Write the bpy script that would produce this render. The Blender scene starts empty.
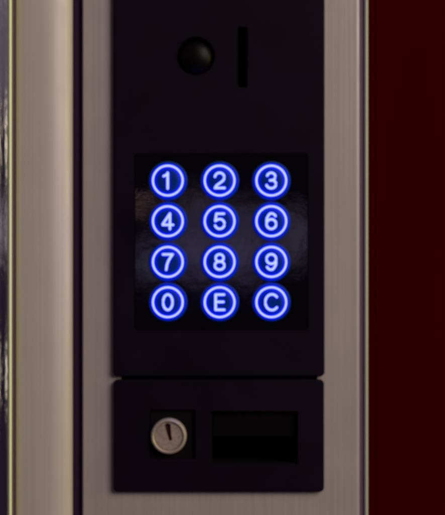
import bpy, bmesh, math, random
from mathutils import Vector
random.seed(4)
SC = bpy.context.scene
COL = SC.collection
S = 0.00045          # metres per photo pixel on the face of the metal frame (y = 0)
D = 0.70             # camera distance from that face
ZC = 1.20            # height of the picture's centre above the floor

def P(px, py, y=0.0):
    k = (D + y) / D
    return Vector(((px - 222.5) * S * k, y, ZC + (257.5 - py) * S * k))

# ------------------------------------------------------------------ materials
def mat(name, col, rough=0.5, metal=0.0, spec=0.5, coat=0.0):
    m = bpy.data.materials.new(name); m.use_nodes = True
    b = m.node_tree.nodes['Principled BSDF']
    b.inputs['Base Color'].default_value = (*col, 1)
    b.inputs['Roughness'].default_value = rough
    b.inputs['Metallic'].default_value = metal
    b.inputs['Specular IOR Level'].default_value = spec
    b.inputs['Coat Weight'].default_value = coat
    return m

def vary(m, scale, lo, hi, bump=0.0, rlo=None, rhi=None, detail=4, bscale=None):
    """procedural grain: colour between lo and hi, roughness between rlo and rhi, a little bump"""
    nt = m.node_tree; N, L = nt.nodes, nt.links; b = N['Principled BSDF']
    tc = N.new('ShaderNodeTexCoord'); mp = N.new('ShaderNodeMapping')
    mp.inputs['Scale'].default_value = scale
    L.new(tc.outputs['Object'], mp.inputs['Vector'])
    no = N.new('ShaderNodeTexNoise'); no.inputs['Scale'].default_value = 1; no.inputs['Detail'].default_value = detail
    L.new(mp.outputs[0], no.inputs['Vector'])
    r = N.new('ShaderNodeValToRGB')
    r.color_ramp.elements[0].position = .3; r.color_ramp.elements[1].position = .7
    r.color_ramp.elements[0].color = (*lo, 1); r.color_ramp.elements[1].color = (*hi, 1)
    L.new(no.outputs['Fac'], r.inputs[0]); L.new(r.outputs[0], b.inputs['Base Color'])
    if rlo is not None:
        n2 = N.new('ShaderNodeTexNoise'); n2.inputs['Scale'].default_value = 60; n2.inputs['Detail'].default_value = 6
        L.new(tc.outputs['Object'], n2.inputs['Vector'])
        mr = N.new('ShaderNodeMapRange'); mr.inputs[1].default_value = .3; mr.inputs[2].default_value = .7
        mr.inputs[3].default_value = rlo; mr.inputs[4].default_value = rhi
        L.new(n2.outputs['Fac'], mr.inputs[0]); L.new(mr.outputs[0], b.inputs['Roughness'])
    if bump:
        src = no
        if bscale:
            src = N.new('ShaderNodeTexNoise'); src.inputs['Scale'].default_value = bscale; src.inputs['Detail'].default_value = 3
            L.new(tc.outputs['Object'], src.inputs['Vector'])
        bp = N.new('ShaderNodeBump'); bp.inputs['Strength'].default_value = bump; bp.inputs['Distance'].default_value = 0.0004
        L.new(src.outputs['Fac'], bp.inputs['Height']); L.new(bp.outputs[0], b.inputs['Normal'])
    return m

FRAME = vary(mat('champagne_metal', (.4, .34, .33), .42, .15),
             (1400, 1400, 7), (.372, .314, .333), (.428, .364, .385), .10, .38, .52)
POST = vary(mat('cream_metal', (.42, .36, .3), .42, .1),
            (900, 900, 5), (.465, .40, .395), (.52, .45, .445), .06, .36, .5)
BEAD = mat('bead_metal', (.38, .38, .37), .4, .1)
CREAM = mat('cream_bead', (.76, .82, .50), .45, 0)
WINE = mat('wine_rubber', (.17, .085, .14), .6)
RUBBER = mat('dark_rubber', (.05, .022, .06), .6, spec=.25)
PANEL = vary(mat('black_plastic', (.012, .008, .012), .5, spec=.06),
             (40, 40, 40), (.0052, .0019, .0086), (.0078, .0031, .0120), .18, .5, .64, bscale=2600)
PIT = mat('recess_black', (.0024, .0012, .0030), .7, spec=.1)
GLOSS = vary(mat('gloss_black', (.004, .004, .006), .12, spec=.5),
             (90, 90, 90), (.0012, .001, .002), (.0022, .0018, .003), .05, .02, .07, bscale=160)
DOME = mat('dome_black', (.0018, .0009, .0020), .4, spec=.12)
LOCKM = vary(mat('lock_nickel', (.5, .40, .34), .38, .45), (700, 700, 700), (.36, .26, .24), (.56, .44, .40), .25, .32, .5)
LOCKRIM = vary(mat('lock_rim', (.6, .5, .42), .38, .4), (500, 500, 500), (.46, .39, .34), (.55, .46, .40), .05, .3, .45)
LOCKHOLE = mat('keyway', (.045, .008, .009), .6, spec=.2)
RED = vary(mat('red_lacquer', (.05, .0, .0), 1, spec=.0), (30, 30, 5), (.037, .0, .0), (.046, .0, .0), .03)
CHROME = mat('chrome', (.62, .60, .62), .07, 1.0)
WALLM = mat('backing', (.02, .01, .015), .9, spec=.1)
BLUE = mat('blue_plastic', (.001, .027, .22), .45, spec=.08)
def lit(name, col, strength):
    m = mat(name, (.02, .02, .04), .5, spec=.2)
    b = m.node_tree.nodes['Principled BSDF']
    b.inputs['Emission Color'].default_value = (*col, 1); b.inputs['Emission Strength'].default_value = strength
    return m
RINGLIT = lit('lit_ring', (.0285, .0315, 1.0), 24)
DIGLIT = lit('lit_digit', (.050, .060, 1.0), 11)

# waviness of the chrome moulding
nt = CHROME.node_tree
tc = nt.nodes.new('ShaderNodeTexCoord'); mp = nt.nodes.new('ShaderNodeMapping'); mp.inputs['Scale'].default_value = (1500, 1500, 130)
no = nt.nodes.new('ShaderNodeTexNoise'); no.inputs['Scale'].default_value = 1; no.inputs['Detail'].default_value = 3
bp = nt.nodes.new('ShaderNodeBump'); bp.inputs['Strength'].default_value = .22; bp.inputs['Distance'].default_value = .0004
nt.links.new(tc.outputs['Object'], mp.inputs[0]); nt.links.new(mp.outputs[0], no.inputs['Vector'])
nt.links.new(no.outputs['Fac'], bp.inputs['Height']); nt.links.new(bp.outputs[0], nt.nodes['Principled BSDF'].inputs['Normal'])

# ------------------------------------------------------------------ mesh helpers
def link(name, bm, m, parent=None, smooth=None, label=None):
    """bmesh in world coordinates -> one mesh object, origin at its own centre, parented keeping its place"""
    vs = [v.co.copy() for v in bm.verts]
    lo = Vector([min(v[i] for v in vs) for i in range(3)]); hi = Vector([max(v[i] for v in vs) for i in range(3)])
    c = (lo + hi) / 2
    bmesh.ops.translate(bm, verts=bm.verts, vec=-c)
    bmesh.ops.recalc_face_normals(bm, faces=bm.faces)
    me = bpy.data.meshes.new(name); bm.to_mesh(me); bm.free()
    me.materials.append(m)
    o = bpy.data.objects.new(name, me); COL.objects.link(o)
    o.location = c
    if parent: hang(o, parent)
    if smooth is not None:
        me.polygons.foreach_set('use_smooth', [True] * len(me.polygons))
        try: me.set_sharp_from_angle(angle=math.radians(smooth))
        except Exception: pass
    if label: o['label'] = label
    return o

def wloc(o):
    p = o.location.copy(); q = o.parent
    while q: p += q.location; q = q.parent
    return p
def hang(o, parent):
    o.parent = parent
    o.location = o.location - wloc(parent)

def thing(name, loc, label, cat):
    o = bpy.data.objects.new(name, None); COL.objects.link(o); o.location = loc
    o.empty_display_size = .02
    o['label'] = label; o['category'] = cat
    return o

def rrect(x0, y0, x1, y1, r, n=8):
    """rounded rectangle outline in picture pixels"""
    pts = []
    for cx, cy, a0 in ((x1 - r, y0 + r, -90), (x1 - r, y1 - r, 0), (x0 + r, y1 - r, 90), (x0 + r, y0 + r, 180)):
        for i in range(n + 1):
            a = math.radians(a0 + 90 * i / n)
            pts.append((cx + r * math.cos(a), cy + r * math.sin(a)))
    return pts
def circ(cx, cy, r, n=64):
    return [(cx + r * math.cos(2 * math.pi * i / n), cy + r * math.sin(2 * math.pi * i / n)) for i in range(n)]

def loops(bm, rings, cap0=True, cap1=True):
    """bridge a list of closed 3D loops of equal length"""
    vr = [[bm.verts.new(p) for p in r] for r in rings]
    n = len(vr[0])
    for a, b in zip(vr, vr[1:]):
        for i in range(n):
            bm.faces.new((a[i], a[(i + 1) % n], b[(i + 1) % n], b[i]))
    if cap0: bm.faces.new(vr[0])
    if cap1: bm.faces.new(vr[-1][::-1])

def at(pts, yref, y):
    """picture outline true at depth yref, moved straight back to depth y"""
    out = []
    for px, py in pts:
        p = P(px, py, yref); p.y = y; out.append(p)
    return out

def slab_bm(x0, y0, x1, y1, r, yf, yb, bev=1.2, yref=None):
    bm = bmesh.new()
    yref = yf if yref is None else yref
    rings = []
    K = 4
    for i in range(K + 1):
        a = math.pi / 2 * i / K
        ins = bev * (1 - math.sin(a)); dy = bev * S * (1 - math.cos(a))
        rings.append(at(rrect(x0 + ins, y0 + ins, x1 - ins, y1 - ins, max(r - ins, .3)), yref, yf + dy))
    rings.append(at(rrect(x0, y0, x1, y1, max(r, .3)), yref, yb))
    loops(bm, rings)
    return bm

def lathe_bm(cx, cy, prof, n=72, yref=None):
    """prof: (radius px, depth y), first ring capped unless close"""
    bm = bmesh.new()
    yref = prof[0][1] if yref is None else yref
    loops(bm, [at(circ(cx, cy, max(r, .01), n), yref, y) for r, y in prof])
    return bm

def ring_bm(cx, cy, prof, n=96):
    """closed profile swept round a circle (a torus of any section)"""
    bm = bmesh.new()
    yref = prof[0][1]
    vr = [[bm.verts.new(p) for p in at(circ(cx, cy, r, n), yref, y)] for r, y in prof]
    for k in range(len(vr)):
        a, b = vr[k], vr[(k + 1) % len(vr)]
        for i in range(n):
            bm.faces.new((a[i], a[(i + 1) % n], b[(i + 1) % n], b[i]))
    return bm

def cut(o, cutters):
    """boolean the cutter bmeshes out of o, for good"""
    tmp = []
    for bm in cutters:
        bmesh.ops.recalc_face_normals(bm, faces=bm.faces)
        me = bpy.data.meshes.new('cutter'); bm.to_mesh(me); bm.free()
        c = bpy.data.objects.new('cutter', me); COL.objects.link(c); tmp.append(c)
        md = o.modifiers.new('b', 'BOOLEAN'); md.operation = 'DIFFERENCE'; md.object = c; md.solver = 'EXACT'
    bpy.context.view_layer.update()
    me = bpy.data.meshes.new_from_object(o.evaluated_get(bpy.context.evaluated_depsgraph_get()))
    old = o.data; o.modifiers.clear(); o.data = me; me.name = old.name
    for c in tmp:
        m = c.data; bpy.data.objects.remove(c); bpy.data.meshes.remove(m)
    bpy.data.meshes.remove(old)
    try: me.set_sharp_from_angle(angle=math.radians(9))
    except Exception: pass

def extrusion_bm(sec, top=-190, bot=705):
    """section [(px, y depth)] seen from above, run straight up the wall; px true at its own depth"""
    bm = bmesh.new()
    lo, hi = P(0, bot).z, P(0, top).z
    a = [bm.verts.new((P(px, 0, y).x, y, lo)) for px, y in sec]
    b = [bm.verts.new((P(px, 0, y).x, y, hi)) for px, y in sec]
    n = len(sec)
    for i in range(n):
        bm.faces.new((a[i], a[(i + 1) % n], b[(i + 1) % n], b[i]))
    bm.faces.new(a[::-1]); bm.faces.new(b)
    return bm

def arc(cx, cy, rx, ry, a0, a1, n=14):
    return [(cx + rx * math.cos(math.radians(a0 + (a1 - a0) * i / n)), cy + ry * math.sin(math.radians(a0 + (a1 - a0) * i / n))) for i in range(n + 1)]

# ------------------------------------------------------------------ the setting
bm = bmesh.new()
bmesh.ops.create_cube(bm, size=1, matrix=__import__('mathutils').Matrix.LocRotScale(Vector((0, .085, ZC)), None, Vector((.62, .05, .44))))
w = link('wall', bm, WALLM); w['kind'] = 'structure'

# ------------------------------------------------------------------ metal frame round the two black panels
fr = thing('metal_frame', P(222, 705, .05), 'flat champagne metal frame surrounding the two black panels, between dark groove and red panel', 'metal frame')
bm = bmesh.new()
sec = [(82.6, .058), (82.6, .0012), (82.9, .0004), (83.6, 0.0), (357.0, 0.0), (359.0, .0003), (360.6, .0014), (361.0, .003), (361.0, .058)]
plate = link('face_plate', extrusion_bm(sec), FRAME, fr)
cut(plate, [slab_bm(116.2, -120, 321.6, 488, 2, -.03, .10, 0.01)])
link('edge_bead', extrusion_bm([(364.2, .0575), (364.2, .0), (364.7, -.0006), (366.3, -.0009), (367.7, -.0005), (368.2, .0003), (368.2, .0575)]), BEAD, fr, 40)
link('edge_groove', extrusion_bm([(360.2, .056), (360.2, .0005), (365.0, .0005), (365.0, .056)]), WINE, fr)

# ------------------------------------------------------------------ rounded post at the left
po = thing('door_post', P(44, 705, .05), 'pale cream metal post with rounded right edge, left of the dark groove', 'post')
sec = [(15.8, .058), (15.8, -.0032), (16.2, -.0042), (17.2, -.0052), (19, -.0060), (22, -.0064), (34, -.0066), (44, -.0065),
       (50, -.00625), (55, -.0058), (59, -.0052), (63, -.0044), (66.5, -.0035), (69.5, -.0024), (71.4, -.0013), (72.4, .0002), (72.8, .002), (72.8, .058)]
link('body', extrusion_bm(sec), POST, po, 50)
link('rubber_seal', extrusion_bm([(72.4, .0565), (72.4, .0060), (74.5, .0046), (78, .0042), (81, .0046), (83.0, .006), (83.0, .0565)]), RUBBER, po, 60)

# ------------------------------------------------------------------ chrome moulding at the far left
ct = thing('chrome_moulding', P(-40, 705, .05), 'mirror-bright chrome moulding with a thin cream edge at the far left', 'trim')
sec = [(-150, .0585), (-150, -.006)]
for i in range(15):
    t = i / 14
    sec.append((-20 + 28.2 * t, -.0105 + .0055 * t ** 2.2 + (-.0005 if i else 0)))
sec += [(8.3, .0585)]
# the moulding's face leans to the left, so it mirrors the patches added to the world there
sec = [(-150, .0585), (-150, .020), (-60, -.0005), (-14, -.0072), (-6, -.0086), (0, -.0098), (3.5, -.0108), (6.0, -.0116), (7.4, -.0118), (8.0, -.0112), (8.0, .0585)]
link('mirror_face', extrusion_bm(sec), CHROME, ct, 40)
link('cream_edge', extrusion_bm([(8.0, .058), (8.0, -.0100), (8.6, -.0112), (9.6, -.0117), (10.8, -.0114), (11.6, -.0104), (11.9, -.0090), (11.9, .058)]), CREAM, ct, 60)
link('wine_gasket', extrusion_bm([(11.9, .057), (11.9, -.0030), (13.0, -.0036), (14.6, -.0034), (15.8, -.0026), (15.8, .057)]), WINE, ct, 60)

# ------------------------------------------------------------------ red panel at the right
rp = thing('red_panel', P(470, 705, .05), 'plain dark red panel filling the right side beside the metal frame', 'panel')
link('sheet', extrusion_bm([(374.6, .059), (374.6, .0062), (375.6, .0052), (620, .0052), (620, .059)]), RED, rp)
link('edge_fold', extrusion_bm([(368.2, .0588), (368.2, .0022), (369.0, .0014), (373.5, .0014), (374.6, .0024), (374.6, .0588)]), RED, rp)

# ------------------------------------------------------------------ upper black panel with slot, dome and lit keypad
YF = -.0027
cp = thing('control_panel', P(219, 376.3, YF), 'tall black panel with coin slot, black dome and blue lit keypad', 'control panel')
face = link('face_plate', slab_bm(113, -150, 324.7, 376.4, 4.5, YF, .040, 1.6), PANEL, cp, 9)
cut(face, [slab_bm(236.6, 26.5, 247.6, 88.5, 3.0, YF - .01, .030, .01, YF),
           slab_bm(134.6, 153.2, 308.2, 330.2, 3.0, YF - .01, YF + .0035, .01, YF),
           lathe_bm(195.8, 56, [(19.2, YF - .01), (19.2, YF + .006)], yref=YF)])
# slot liner
liner = link('coin_slot', slab_bm(236.0, 25.9, 248.2, 89.1, 3.4, YF + .0012, .0305, .3, YF), PIT, cp, 9)
cut(liner, [slab_bm(238.0, 28.2, 246.2, 86.8, 2.4, YF - .01, .028, .01, YF)])
# round black dome in a dished collar
dm = link('dome', lathe_bm(195.8, 56, [(0.01, YF - .0032)] + [(16.2 * math.sin(math.radians(a)), YF + .0006 - .0038 * math.cos(math.radians(a))) for a in range(6, 91, 6)] + [(16.2, YF + .0055)]), DOME, cp, 60)
link('collar', ring_bm(195.8, 56, [(19.15, YF + .0055), (19.15, YF + .0008), (18.8, YF + .0007), (18.2, YF + .0009), (17.4, YF + .0022), (16.3, YF + .0030), (16.3, YF + .0055)]), PIT, dm, 50)
# glossy keypad plate
YK = YF + .0003
link('keypad_plate', slab_bm(135.2, 153.8, 307.6, 329.6, 2.6, YK, YF + .0034, .25), GLOSS, cp, 9)

GL = {
 '1': [[(-4.1, 4.5), (-2.2, 5.2), (-0.9, 6.2), (-0.1, 7.7), (-0.1, -7.9)]],
 '2': [arc(0, 3.3, 4.7, 4.5, 172, -8, 14) + [(4.3, 1.4), (3.2, -.3), (-3.2, -5.0), (-4.6, -7.4), (4.9, -7.4)]],
 '3': [arc(-.1, 4.0, 4.1, 3.8, 165, -90, 14) + [(-1.2, .2)], arc(-.1, -3.6, 4.8, 4.1, 85, -165, 16)],
 '4': [[(2.1, -7.8), (2.1, 7.6), (-5.0, -2.9), (-5.0, -3.7), (5.2, -3.7)]],
 '5': [[(4.3, 7.5), (-3.2, 7.5), (-4.3, .3)] + arc(.1, -2.8, 4.8, 4.9, 135, -160, 18)],
 '6': [arc(.1, 2.9, 4.6, 4.9, 28, 110, 6) + [(-3.0, 5.6), (-4.4, 3.0), (-4.8, 0), (-4.8, -2.8)], arc(0, -2.9, 4.8, 4.8, 0, 360, 26)],
 '7': [[(-4.8, 7.5), (4.8, 7.5), (2.4, 4.2), (.4, .6), (-.9, -3.2), (-1.6, -7.8)]],
 '8': [arc(0, 3.9, 4.0, 3.7, 0, 360, 24), arc(0, -3.6, 4.8, 4.1, 0, 360, 26)],
 '0': [arc(0, 0, 4.7, 7.7, 0, 360, 30)],
 'E': [[(4.4, 7.6), (-4.0, 7.6), (-4.0, -7.6), (4.6, -7.6)], [(-4.0, .3), (3.8, .3)]],
 'C': [arc(.6, 0, 6.6, 7.9, 42, 318, 26)],
}
GL['9'] = [[(-x, -y) for x, y in st] for st in GL['6']]

def glyph_bm(ch, cx, cy, y, rad):
    cu = bpy.data.curves.new('g', 'CURVE'); cu.dimensions = '3D'
    cu.bevel_depth = rad * S; cu.bevel_resolution = 3; cu.use_fill_caps = True; cu.twist_mode = 'Z_UP'
    ends = []
    runs = []
    for st in GL[ch]:
        closed = math.hypot(st[0][0] - st[-1][0], st[0][1] - st[-1][1]) < .01
        if closed: runs.append((st[:-1], True)); continue
        run = [st[0]]
        for k in range(1, len(st)):
            run.append(st[k])
            if k < len(st) - 1:                          # break the stroke at sharp corners so it keeps its weight
                a = math.atan2(st[k][1] - st[k - 1][1], st[k][0] - st[k - 1][0]); b = math.atan2(st[k + 1][1] - st[k][1], st[k + 1][0] - st[k][0])
                if abs((b - a + math.pi) % (2 * math.pi) - math.pi) > .5:
                    runs.append((run, False)); run = [st[k]]
        runs.append((run, False))
    for pts, closed in runs:
        sp = cu.splines.new('POLY'); sp.points.add(len(pts) - 1); sp.use_cyclic_u = closed
        for q, (x, yy) in zip(sp.points, pts):
            p = P(cx + x, cy - yy, y); q.co = (p.x, p.y, p.z, 1)
        if not closed: ends += [pts[0], pts[-1]]
    o = bpy.data.objects.new('g', cu); COL.objects.link(o)
    bpy.context.view_layer.update()
    me = bpy.data.meshes.new_from_object(o.evaluated_get(bpy.context.evaluated_depsgraph_get()))
    bpy.data.objects.remove(o); bpy.data.curves.remove(cu)
    bm = bmesh.new(); bm.from_mesh(me); bpy.data.meshes.remove(me)
    from mathutils import Matrix
    for x, yy in ends:                                   # rounded stroke ends
        bmesh.ops.create_icosphere(bm, subdivisions=2, radius=rad * S * .99, matrix=Matrix.Translation(P(cx + x, cy - yy, y)))
    return bm

COLX = (167.8, 219.6, 271.3)
ROWY = (180.6, 221.2, 261.9, 302.2)
KEYS = ('123', '456', '789', '0EC')
WORD = dict(zip('1234567890EC', ('digit 1', 'digit 2', 'digit 3', 'digit 4', 'digit 5', 'digit 6', 'digit 7', 'digit 8', 'digit 9', 'digit 0', 'letter E', 'letter C')))
for r, row in enumerate(KEYS):
    for c, ch in enumerate(row):
        cx, cy = COLX[c], ROWY[r]
        yb = YK - .0007                                   # face of the translucent blue cap
        cap = lathe_bm(cx, cy, [(7.5, yb - .0008), (10.5, yb - .00066), (13.6, yb - .0002), (13.75, yb), (18.0, yb), (18.9, yb + .00008), (19.5, yb + .0003), (19.8, YK + .0006)])
        b = link('key_button', cap, BLUE, cp, 40, 'round button glowing blue with the ' + WORD[ch])
        prof = [(13.95 + 1.8 * (.5 - .5 * math.cos(math.radians(a))), yb + .0001 - .00098 * math.sin(math.radians(a)) ** .7) for a in range(0, 181, 15)]
        link('light_ring', ring_bm(cx, cy, prof), RINGLIT, b, 60)
        link('lit_character', glyph_bm(ch, cx, cy, yb - .0008, 1.24), DIGLIT, b, 60)

# ------------------------------------------------------------------ lower black panel with lock and return tray
lp = thing('lock_panel', P(219, 492, YF), 'short black panel with round key lock and a sunken tray, below the keypad panel', 'lock panel')
face = link('face_plate', slab_bm(113.4, 379.6, 324.2, 492.0, 4.5, YF, .040, 1.6), PANEL, lp, 9)
cut(face, [slab_bm(149.5, 409.5, 195.5, 459, 2.0, YF - .01, YF + .0022, .01, YF),
           slab_bm(210.5, 411.0, 298.0, 464.6, 2.0, YF - .01, .030, .01, YF)])
# plate sunk round the lock
link('lock_recess', slab_bm(150.0, 410.0, 195.0, 458.5, 1.6, YF + .0019, YF + .006, .4), PIT, lp, 9)
lk = link('lock_cylinder', lathe_bm(168.6, 436.3, [(14.4, YF - .0010), (14.7, YF - .0018), (15.4, YF - .0021), (16.6, YF - .0020), (17.5, YF - .0015), (17.9, YF - .0006), (17.9, YF + .003)][::1]), LOCKRIM, lp, 50)
cut(lk, [lathe_bm(168.6, 436.3, [(14.3, YF - .01), (14.3, YF + .0022)], yref=YF - .001)])
plug = link('lock_plug', lathe_bm(168.6, 436.3, [(13.4, YF - .0013), (14.0, YF - .0011), (14.2, YF - .0008), (14.2, YF + .0024)]), LOCKM, lk, 40)
def keyway(ins=0.0, y0=YF - .01, y1=YF + .0018):
    bm = bmesh.new()
    pts = [(164.5 + ins, 424.8 + ins), (167.4, 423.0 + ins), (170.6 - ins, 424.2 + ins), (170.9 - ins, 431.0), (172.0 - ins, 440.4 - ins), (169.2 + ins, 441.0 - ins), (166.6 + ins, 433.0)]
    loops(bm, [at(pts, YF - .0013, y0), at(pts, YF - .0013, y1)])
    return bm
cut(plug, [keyway()])
link('keyhole', keyway(-.35, YF + .0002, YF + .0020), LOCKHOLE, lk)
# return tray: box liner, hinged flap over its upper half
tray = link('return_tray', slab_bm(210.0, 410.5, 298.5, 465.1, 2.4, YF + .0014, .0305, .3, YF), PIT, lp, 9)
cut(tray, [slab_bm(212.0, 412.4, 296.6, 463.2, 1.6, YF - .01, .028, .01, YF)])
link('tray_flap', slab_bm(212.4, 413.0, 296.2, 436.6, 1.2, YF + .0030, YF + .0050, .8), DOME, lp, 9)

# ------------------------------------------------------------------ light
wd = bpy.data.worlds.new('World'); SC.world = wd; wd.use_nodes = True
nt = wd.node_tree; N, L = nt.nodes, nt.links
for n in list(N): N.remove(n)
out = N.new('ShaderNodeOutputWorld'); bg = N.new('ShaderNodeBackground'); L.new(bg.outputs[0], out.inputs[0])
tc = N.new('ShaderNodeTexCoord')
# an even dusk tone plus soft patches made up for fill light and reflections
BASE = (.020, .013, .026)
cur = None
def rgb(c):
    n = N.new('ShaderNodeRGB'); n.outputs[0].default_value = (*c, 1); return n.outputs[0]
cur = rgb(BASE)
def patch(d, su, sv, col, soft=0.0):
    global cur
    d = Vector(d).normalized(); right = d.cross(Vector((0, 0, 1))).normalized(); up = right.cross(d)
    sub = N.new('ShaderNodeVectorMath'); sub.operation = 'SUBTRACT'; sub.inputs[1].default_value = d
    L.new(tc.outputs['Generated'], sub.inputs[0])
    comb = N.new('ShaderNodeCombineXYZ')
    for i, (ax, s) in enumerate(((right, su), (up, sv), (d, 1.0))):
        dt = N.new('ShaderNodeVectorMath'); dt.operation = 'DOT_PRODUCT'; dt.inputs[1].default_value = ax / s
        L.new(sub.outputs[0], dt.inputs[0]); L.new(dt.outputs['Value'], comb.inputs[i])
    ln = N.new('ShaderNodeVectorMath'); ln.operation = 'LENGTH'; L.new(comb.outputs[0], ln.inputs[0])
    mr = N.new('ShaderNodeMapRange'); mr.interpolation_type = 'SMOOTHSTEP'
    mr.inputs[1].default_value = soft; mr.inputs[2].default_value = 1.0; mr.inputs[3].default_value = 1.0; mr.inputs[4].default_value = 0.0
    L.new(ln.outputs['Value'], mr.inputs[0])
    mx = N.new('ShaderNodeMix'); mx.data_type = 'RGBA'; mx.blend_type = 'ADD'; mx.clamp_result = False
    mx.inputs[0].default_value = 1.0
    sc = N.new('ShaderNodeVectorMath'); sc.operation = 'SCALE'; sc.inputs[0].default_value = col
    L.new(mr.outputs[0], sc.inputs[3])
    L.new(cur, mx.inputs[6]); L.new(sc.outputs[0], mx.inputs[7])
    cur = mx.outputs[2]
K = S / D
def mirror(px, py): return ((px - 222.5) * K, -1, (257.5 - py) * K)     # where a surface facing us looks back to
patch((.35, -.55, .75), 1.0, .62, (.30, .24, .27))  # broad glows added as fill, this one high, the next low
patch((.1, -.5, -.8), .9, .4, (.10, .08, .09))
for px, py, sx, sy, col, so in (
        (214, 236, 62, 46, (.30, .25, .52), .55), (196, 262, 34, 30, (.22, .18, .42), .5), (246, 262, 26, 36, (.26, .21, .44), .5),
        (150, 262, 26, 26, (.36, .31, .60), .5), (292, 238, 24, 36, (.42, .34, .60), .55), (262, 214, 26, 20, (.22, .17, .26), .4),
        (146, 203, 18, 6, (1.7, 1.0, 1.0), .3), (134, 206, 10, 6, (1.2, .75, .8), .2), (192, 200, 18, 12, (.40, .28, .34), .3), (302, 222, 8, 22, (.3, .2, .3), .2)):
    patch(mirror(px, py), sx * K, sy * K, tuple(1.4 * v for v in col), so)  # added patches, shaped to draw the reflections seen in the keypad plate
# made-up bands and bright spots for the chrome moulding to mirror, off to the left
def side(py, az=(-.80, -.60)): return (az[0], az[1], (257.5 - py) * K)
patch(side(30), .6, .075, (.12, .10, .12), .6)
patch(side(-60), .6, .05, (.12, .10, .12), .6)
patch(side(228), .5, .022, (.34, .30, .30), .3)
patch(side(140), .16, .022, (2.6, 2.3, 1.6), .2)
patch(side(372), .16, .016, (2.6, 2.3, 1.7), .2)
L.new(cur, bg.inputs[0]); bg.inputs[1].default_value = 1.0

def area(name, loc, target, size, power, col, size_y=None):
    l = bpy.data.lights.new(name, 'AREA'); l.energy = power; l.size = size; l.color = col
    if size_y: l.shape = 'RECTANGLE'; l.size_y = size_y
    o = bpy.data.objects.new(name, l); COL.objects.link(o); o.location = loc
    o.rotation_euler = (Vector(target) - Vector(loc)).to_track_quat('-Z', 'Y').to_euler()
    return o
area('key_lamp', (.85, -.92, ZC + .60), (.02, 0, ZC), .80, 13.5, (1, .88, .76))
area('warm_lamp', (1.25, -.34, ZC + .10), (-.1, 0, ZC), .40, 3.4, (1, .85, .13))

# ------------------------------------------------------------------ camera
cam = bpy.data.cameras.new('camera'); co = bpy.data.objects.new('camera', cam); COL.objects.link(co)
co.location = (0, -D, ZC); co.rotation_euler = (math.pi / 2, 0, 0)
cam.sensor_fit = 'HORIZONTAL'; cam.sensor_width = 36; cam.lens = 36 * D / (445 * S)
cam.clip_start = .01; cam.clip_end = 50
cam.dof.use_dof = True; cam.dof.focus_distance = .62; cam.dof.aperture_fstop = 14; cam.dof.aperture_blades = 0
SC.camera = co

SC.view_settings.view_transform = 'Standard'; SC.view_settings.look = 'None'
SC.view_settings.exposure = 0; SC.view_settings.gamma = 1
SC.render.engine = 'CYCLES'
SC.cycles.use_denoising = True
SC.cycles.max_bounces = 8
SC.cycles.sample_clamp_indirect = 4
